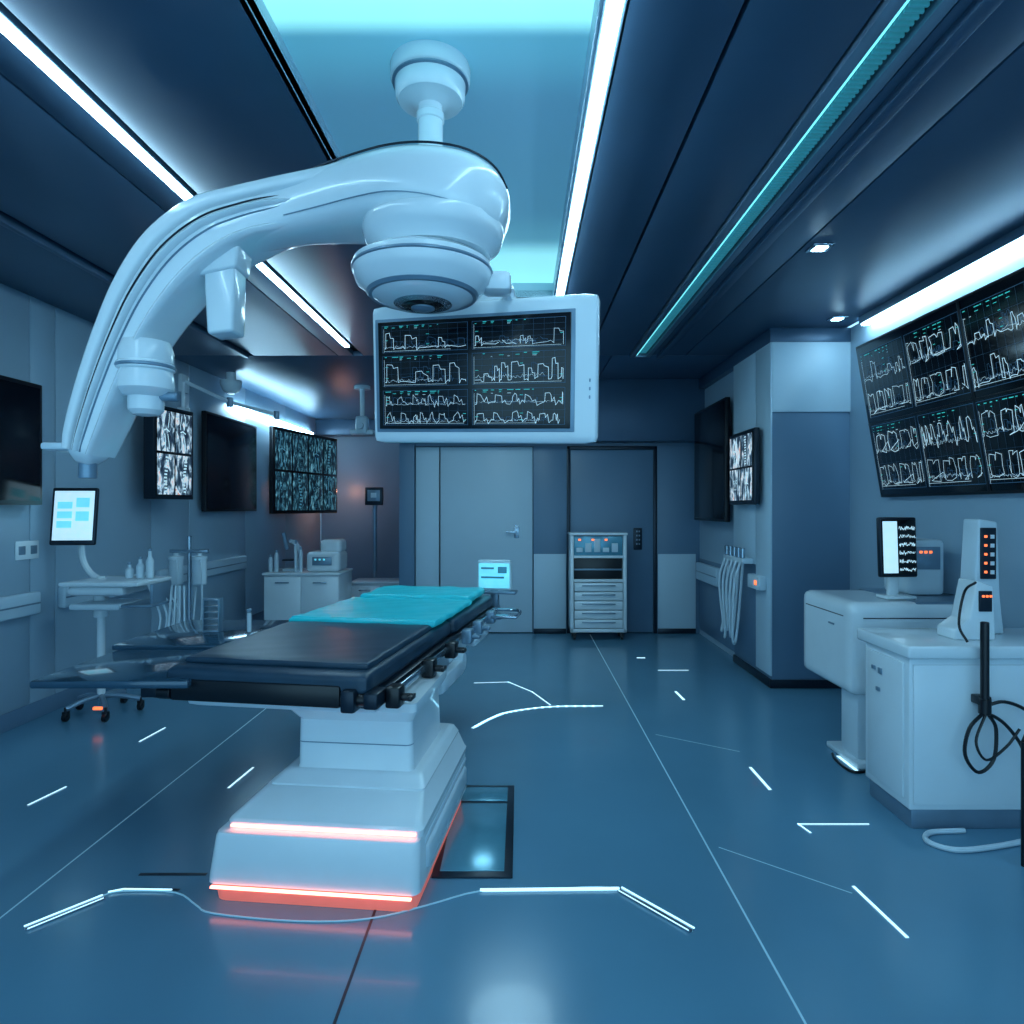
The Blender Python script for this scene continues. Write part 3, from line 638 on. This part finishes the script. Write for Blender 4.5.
obj('screen_panels', [xf(gbox((-.06, -.02-.07*i+.1, .007), (.1, .05, .002), 0), mt) for i in range(3)]+[xf(gbox((.06, .1-.1*i, .007), (.09, .07, .002), 0), mt) for i in range(2)], 'cyanscr', t)
for i in range(5):
    a = 2*math.pi*i/5+.3; x = -3.05+.24*math.cos(a); y = 4.76+.24*math.sin(a)
    obj('base_leg', gtube([(-3.08, 4.78, .12), ((x-3.08)/2, (y+4.78)/2, .115), (x, y, .085)], .02, 8), 'grey', t)
    caster(t, x, y, .03)
obj('indicator', gb(-2.96, -2.9, 4.5, 4.52, .1, .12, .003), 'orange', t)
for i in range(4):
    obj('hose', gtube([(-2.66, 4.65+.05*i, .95), (-2.60+.02*i, 4.7+.05*i, .7), (-2.67+.03*i, 4.72, .45-.03*i), (-2.58+.04*i, 4.74, .55), (-2.56+.03*i, 4.78, .93)], .007), 'white2', t)
for i, (x, hgt) in enumerate([(-2.78, .14), (-2.71, .2), (-2.86, .1)]):
    q = thing('bottle', (x, 4.76, .985), 'small pale bottle standing on the cart worktop', 'bottle', 'bottles on the cart')
    obj('bottle_body', glathe([(.02, .985), (.027, .99), (.027, .985+hgt*.65), (.012, .985+hgt*.8), (.012, .985+hgt)], (x, 4.76, 0), 20), 'white2', q)
    obj('cap', gcyl((x, 4.76, .985+hgt), (x, 4.76, .985+hgt+.02), .014), 'grey', q)
t = thing('suction_stand', (-2.95, 5.8, 0), 'slim medical stand with canisters and hanging tubes', 'medical stand')
obj('pole', [gcyl((-2.95, 5.8, .05), (-2.95, 5.8, 1.25), .018), gb(-3.12, -2.78, 5.78, 5.82, 1.1, 1.13, .006)], 'steel', t)
obj('base', glathe([(.2, 0), (.22, .012), (.2, .035), (.03, .06)], (-2.95, 5.8, 0), 30), 'grey', t)
for x in (-3.05, -2.84):
    obj('canister', glathe([(.05, .82), (.06, .83), (.06, 1.04), (.064, 1.045), (.064, 1.07), (.02, 1.08), (.02, 1.10)], (x, 5.76, 0), 24), 'white2', t)
    obj('tube', gtube([(x, 5.74, 1.08), (x+.06, 5.68, .95), (x+.04, 5.7, .5), (x-.04, 5.72, .4), (x-.03, 5.76, .8)], .008), 'white2', t)

def cabinet(x0, x1, y0, y1, z1, label, nd=2, name='storage_cabinet', m='white'):
    t = thing(name, ((x0+x1)/2, (y0+y1)/2, 0), label, 'cabinet')
    obj('body', gb(x0, x1, y0+.02, y1, .06, z1-.03, .008), m, t)
    obj('plinth', gb(x0+.03, x1-.03, y0+.05, y1-.02, 0, .06), 'walld', t)
    obj('worktop', gb(x0-.015, x1+.015, y0-.015, y1, z1-.03, z1, .01, 3), m, t)
    w = (x1-x0)/nd
    for i in range(nd):
        d = obj('door', gb(x0+i*w+.006, x0+(i+1)*w-.006, y0, y0+.02, .08, z1-.045, .006), m, t)
        obj('handle', gb(x0+(i+.5)*w-.08, x0+(i+.5)*w+.08, y0-.02, y0-.002, z1-.12, z1-.105, .004), 'steel', d)
    return t
cabinet(-3.0, -2.12, 7.6, 8.2, .74, 'long white low cabinet under instruments against wall', 2)
cabinet(-2.3, -1.5, 8.8, 9.3, .5, 'low white cabinet in the alcove', 2)
t = thing('desktop_analyser', (-2.36, 7.9, .74), 'white rounded desktop medical analyser on the cabinet', 'medical device')
obj('body', [grbox((-2.34, 7.9, .86), (.40, .4, .24), .05, 8), grbox((-2.28, 7.95, 1.04), (.26, .3, .16), .05, 8)], 'white', t)
obj('panel', gb(-2.46, -2.23, 7.69, 7.71, .82, .92, .004), 'grey', t)
obj('panel_light', [gb(-2.43+.05*i, -2.41+.05*i, 7.685, 7.692, .88, .9, 0) for i in range(3)], 'cyanscr', t)
t = thing('microscope', (-2.78, 7.9, .74), 'pale laboratory microscope on white cabinet', 'microscope')
obj('base', gb(-2.86, -2.68, 7.82, 8.02, .74, .765, .01), 'white2', t)
obj('arm', gtube([(-2.74, 7.98, .76), (-2.70, 8.0, .9), (-2.74, 7.98, 1.05), (-2.80, 7.92, 1.1)], .025), 'white2', t)
obj('eyepiece', gcyl((-2.82, 7.88, 1.0), (-2.86, 7.86, 1.2), .025), 'grey', t)
obj('stage', gb(-2.87, -2.74, 7.84, 7.97, .86, .88, .004), 'dark', t)
for x, r, h_ in [(-2.90, .025, .26), (-2.61, .02, .3), (-2.67, .018, .38), (-2.97, .025, .2)]:
    q = thing('jar', (x, 7.74, .74), 'pale lidded laboratory jar on white cabinet', 'jar', 'jars on the cabinet')
    obj('jar_body', glathe([(r*.8, .74), (r, .75), (r, .74+h_*.75), (r*.6, .74+h_*.85), (r*.6, .74+h_*.9)], (x, 7.74, 0), 20), 'white2', q)
    obj('lid', gcyl((x, 7.74, .74+h_*.88), (x, 7.74, .74+h_), r*.7), 'grey', q)
t = thing('monitor_stand', (-2.12, 9.5, 0), 'slim dark floor stand with small square monitor', 'medical stand')
obj('pole', gcyl((-2.12, 9.5, .03), (-2.12, 9.5, 1.62), .03), 'grey', t)
obj('base', glathe([(.18, 0), (.2, .01), (.19, .03), (.04, .05)], (-2.12, 9.5, 0), 30), 'dark', t)
obj('casing', gb(-2.25, -1.99, 9.42, 9.48, 1.54, 1.8, .01), 'dark', t)
obj('screen', gb(-2.21, -2.03, 9.41, 9.422, 1.6, 1.76, .002), 'grey', t)
obj('label_panel', gb(-2.16, -2.08, 9.405, 9.412, 1.65, 1.72, .001), 'white2', t)

t = thing('specimen_rack', (-1.70, 3.6, .813), 'small clear ribbed specimen rack on dark board', 'rack')
obj('rack_body', [gb(-1.75, -1.66, 3.58, 3.64, .813, .825, .004), gb(-1.75, -1.744, 3.58, 3.64, .82, 1.0, .002), gb(-1.666, -1.66, 3.58, 3.64, .82, 1.0, .002)]+[gb(-1.75, -1.66, 3.585, 3.635, .85+.035*i, .854+.035*i, .001) for i in range(5)], 'grey', t)
t = thing('specimen_vial', (-1.50, 3.6, .813), 'slim pale specimen vial on dark board', 'vial')
obj('vial_body', gcyl((-1.50, 3.6, .813), (-1.50, 3.6, .92), .012), 'white2', t)
obj('cap', gcyl((-1.50, 3.6, .92), (-1.50, 3.6, .94), .014), 'grey', t)

t = thing('pendant_camera', (-1.94, 8.0, H), 'small white ceiling pendant camera on a stem', 'camera')
obj('stem', [gcyl((-1.94, 8, 2.6), (-1.94, 8, H), .03), gcyl((-1.94, 8, H-.04), (-1.94, 8, H), .1)], 'white', t)
obj('camera_body', [grbox((-1.94, 8, 2.52), (.14, .16, .22), .03, 6), gb(-2.08, -1.8, 7.95, 8.05, 2.4, 2.46, .01), gcyl((-1.94, 7.86, 2.5), (-1.94, 7.93, 2.5), .04)], 'white2', t)
t = thing('dome_camera', (-3.2, 7.2, H), 'small white dome camera hanging from the ceiling', 'camera')
obj('stem', gcyl((-3.2, 7.2, 2.9), (-3.2, 7.2, H), .05), 'white', t)
obj('dome', glathe([(.11, 2.91), (.115, 2.88), (.11, 2.86), (.085, 2.80), (.04, 2.77), (0, 2.76)], (-3.2, 7.2, 0), 28), 'white', t)
obj('lens', glathe([(.04, 2.778), (.035, 2.762), (0, 2.757)], (-3.2, 7.2, 0), 16), 'whitescr', t)
t = thing('articulated_wall_arm', (XL, 6.65, 2.7), 'thin pale articulated arm reaching from the wall', 'support arm')
obj('arm', [gtube([(XL+.02, 6.65, 2.80), (-3.1, 6.95, 2.63), (-2.66, 7.1, 2.52)], .02, 8, False), gb(XL, XL+.04, 6.58, 6.72, 2.68, 2.86)], 'white', t)
obj('arm_joint', gcyl((-3.1, 6.95, 2.58), (-3.1, 6.95, 2.68), .035), 'grey', t)
obj('arm_joint', gcyl((-2.66, 7.1, 2.47), (-2.66, 7.1, 2.56), .03), 'grey', t)
obj('arm_drop', [gcyl((XL+.04, 6.60, 2.5), (XL+.04, 6.60, 2.78), .02), gb(XL, XL+.09, 6.55, 6.65, 2.42, 2.52, .01)], 'white', t)

t = thing('hose_rack', (2.05, 6.0, 1.0), 'wall hose rack with white hanging tubes', 'medical hose rack')
obj('bracket', [gb(1.98, 2.085, 5.80, 6.34, 1.0, 1.05, .01)], 'white2', t)
obj('valve_box', [gb(2.02, 2.085, 5.5, 5.78, .80, .92, .01)], 'white2', t)
obj('indicator', gb(2.015, 2.022, 5.55, 5.6, .84, .88, .001), 'orange', t)
for i in range(5):
    obj('connector', gcyl((2.0, 5.84+.11*i, 1.05), (2.0, 5.84+.11*i, 1.14), .022, n=14), 'steel', t)
    obj('hose', gtube([(1.98, 5.84+.11*i, 1.02), (1.93, 5.85+.11*i, .8), (1.92+.01*i, 5.87+.1*i, .35+.04*(i % 3)), (1.96, 5.92+.1*i, .28+.04*(i % 3)), (2.0, 5.95+.1*i, .5), (2.03, 5.92+.1*i, 1.0)], .012), 'white2', t)

# ------------------------------------------------------------ right cabinets
t = thing('instrument_cabinet', (2.15, 3.22, 0), 'white floor cabinet with flat worktop and dark plinth', 'cabinet')
obj('body', gb(1.815, 2.46, 3.03, 3.42, .09, .80, .008, 3), 'white', t)
obj('plinth', gb(1.83, 2.34, 3.04, 3.40, 0, .1, .005), 'grey', t)
obj('worktop', gb(1.795, 2.72, 3.0, 3.47, .80, .86, .012, 3), 'white', t)
obj('door', gb(1.83, 2.44, 3.018, 3.03, .12, .77, .004), 'white', t)
obj('side_panel', gb(1.806, 1.817, 3.07, 3.38, .13, .77, .004), 'white', t)
for a in [(3.3, 3.33, .68, .70), (3.24, 3.27, .67, .70), (3.26, 3.29, .58, .60)]:
    obj('side_switch', gb(1.798, 1.806, *a, .002), 'grey', t)
t = thing('desk_unit', (2.25, 4.05, 0), 'white cantilevered desk unit with rounded corners on slim pedestal', 'cabinet')
obj('body', [grbox((2.29, 4.08, .68), (.76, .66, .54), .045, 12)], 'white', t)
obj('worktop', gb(2.3, 2.74, 3.77, 4.42, .935, .955, .008, 3), 'grey', t)
obj('body_seam', [gb(1.908, 1.915, 3.84, 4.34, .86, .866, 0), gb(1.98, 2.6, 3.748, 3.755, .86, .866, 0)], 'dark', t)
obj('side_mark', gb(1.905, 1.913, 3.95, 4.02, .79, .80, 0), 'grey', t)
obj('pedestal', [gb(1.96, 2.10, 3.78, 3.98, .03, .5, .02), gb(1.93, 2.74, 3.72, 4.1, 0, .035, .01), gb(2.6, 2.74, 3.8, 4.08, 0, .5, .01)], 'white2', t)
t = thing('desktop_monitor', (2.3, 3.95, .955), 'small desktop monitor with chart on white stand', 'monitor')
mt = basis((2.27, 3.90, 1.265), (1, .08, 0), (0, .05, 1))
obj('casing', xf(gbox((0, 0, -.015), (.235, .36, .035), .01), mt), 'dark', t)
obj('screen', xf(gbox((0, 0, .005), (.21, .33, .004), .001), mt), 'screen', t)
obj('screen_image', xf(gbox((-.055, 0, .008), (.09, .31, .002), 0), mt), 'whitescr', t)
obj('screen_traces', [ribbon(mt, p, .003, .011) for i in range(6) for p in trace(0, .1, -.14+.05*i, .04, random.Random(i), 2)], 'trace', t)
obj('stand', [gb(2.18, 2.36, 3.86, 3.99, .955, .975, .008), gb(2.23, 2.29, 3.925, 3.965, .96, 1.15, .01)], 'white', t)
t = thing('recorder_unit', (2.52, 4.15, .955), 'boxy white chart recorder behind the monitor', 'medical device')
obj('body', [grbox((2.52, 4.17, 1.13), (.24, .28, .35), .03, 8)], 'white2', t)
obj('panel', [gb(2.45, 2.60, 4.018, 4.032, 1.12, 1.26, .003)], 'grey', t)
obj('indicator', [gb(2.47+.03*i, 2.485+.03*i, 4.012, 4.02, 1.22, 1.235, 0) for i in range(3)], 'orange', t)
t = thing('infusion_pump', (2.35, 3.35, .86), 'upright white infusion pump with orange lights', 'medical device')
obj('body', [gpoly([(2.27, .86), (2.46, .86), (2.44, 1.05), (2.425, 1.43), (2.33, 1.445), (2.31, 1.1)], 3.30, 3.42, .01)], 'white2', t)
obj('panel', [gb(2.335, 2.412, 3.29, 3.303, 1.14, 1.40, .004)], 'dark', t)
obj('indicator', [gb(2.35, 2.362, 3.284, 3.292, 1.17+.045*i, 1.182+.045*i, .001) for i in range(5)], 'orange', t)
obj('button', [gb(2.38, 2.398, 3.284, 3.292, 1.165+.045*i, 1.185+.045*i, .001) for i in range(5)], 'white', t)
t = thing('dosing_unit', (2.2, 3.2, .86), 'white angled dosing unit with hooked cable', 'medical device')
obj('body', [gpoly([(2.10, .86), (2.30, .86), (2.29, 1.12), (2.21, 1.15), (2.17, .96), (2.10, .91)], 3.14, 3.28, .01)], 'white', t)
obj('panel', [gb(2.215, 2.275, 3.13, 3.143, 1.0, 1.10, .003)], 'dark', t)
obj('indicator', [gb(2.225+.018*i, 2.235+.018*i, 3.125, 3.132, 1.07, 1.08, 0) for i in range(3)], 'orange', t)
obj('cable', [gtube([(2.2, 3.14, 1.14), (2.12, 3.1, 1.1), (2.08, 3.08, .95), (2.1, 3.05, .87)], .006)], 'black', t)
t = thing('surgical_handpiece', (2.13, 2.98, .3), 'black handpiece with looped cable hanging on the cabinet', 'medical handpiece')
obj('grip', [gcyl((2.12, 2.965, .62), (2.12, 2.965, .98), .018), gcyl((2.12, 2.965, .56), (2.12, 2.965, .63), .026), gb(2.09, 2.15, 2.96, 3.017, .60, .64, .006)], 'black', t)
obj('cable', [gtube([(2.12, 2.965, .57), (2.04, 2.95, .5), (2.02, 2.95, .38), (2.08, 2.95, .30), (2.15, 2.95, .36), (2.16, 2.95, .5), (2.13, 2.95, .56), (2.2, 2.95, .52), (2.27, 2.94, .42), (2.3, 2.94, .3)], .008),
              gtube([(2.13, 2.965, .6), (2.2, 2.95, .62), (2.3, 2.95, .58), (2.36, 2.95, .5)], .008), gtube([(2.12, 2.96, .56), (2.07, 2.95, .44), (2.11, 2.94, .36), (2.2, 2.94, .42), (2.26, 2.94, .5)], .006)], 'black', t)
t = thing('equipment_stand', (2.1, 2.7, 0), 'slim black upright equipment stand on floor', 'medical stand')
obj('pole', gcyl((2.11, 2.72, .0), (2.11, 2.72, .52), .012), 'black', t)
obj('arm', gtube([(2.11, 2.72, .52), (2.16, 2.75, .56), (2.3, 2.85, .58)], .012), 'black', t)
obj('floor_hose', gtube([(2.4, 2.95, .012), (2.1, 2.86, .012), (1.9, 2.83, .012), (1.82, 2.9, .012), (1.88, 2.98, .012), (2.05, 3.0, .012)], .012), 'white2', label='white hose lying on floor beside the cabinet', category='hose')
obj('floor_cable', gtube([(2.02, 3.70, .008), (1.88, 3.68, .008), (1.87, 3.85, .008), (1.90, 3.95, .008)], .008), 'black', label='short black cable on the floor by pedestal', category='cable')

# ------------------------------------------------------------ lights, world & camera
def plight(name, loc, e, col, r):
    l = bpy.data.lights.new(name, 'POINT'); l.energy = e; l.color = col; l.shadow_soft_size = r
    o = bpy.data.objects.new(name, l); bpy.context.collection.objects.link(o); o.location = loc; return o
plight('warm_alcove_lamp', (-3.0, 10.7, 1.8), 9, (1, .45, .3), .05)
w = bpy.data.worlds.new('World'); scene.world = w; w.use_nodes = True
bg = w.node_tree.nodes['Background']; bg.inputs[0].default_value = (.25, .54, .76, 1); bg.inputs[1].default_value = 2.3
cam = bpy.data.cameras.new('Camera'); co = bpy.data.objects.new('Camera', cam); bpy.context.collection.objects.link(co)
co.location = (0, 0, 1.5); co.rotation_euler = (math.radians(90), 0, 0)
cam.sensor_width = 36; cam.lens = 650/1024*36; cam.shift_x = -8/1024; cam.shift_y = -4/1024; cam.clip_start = .05
scene.camera = co
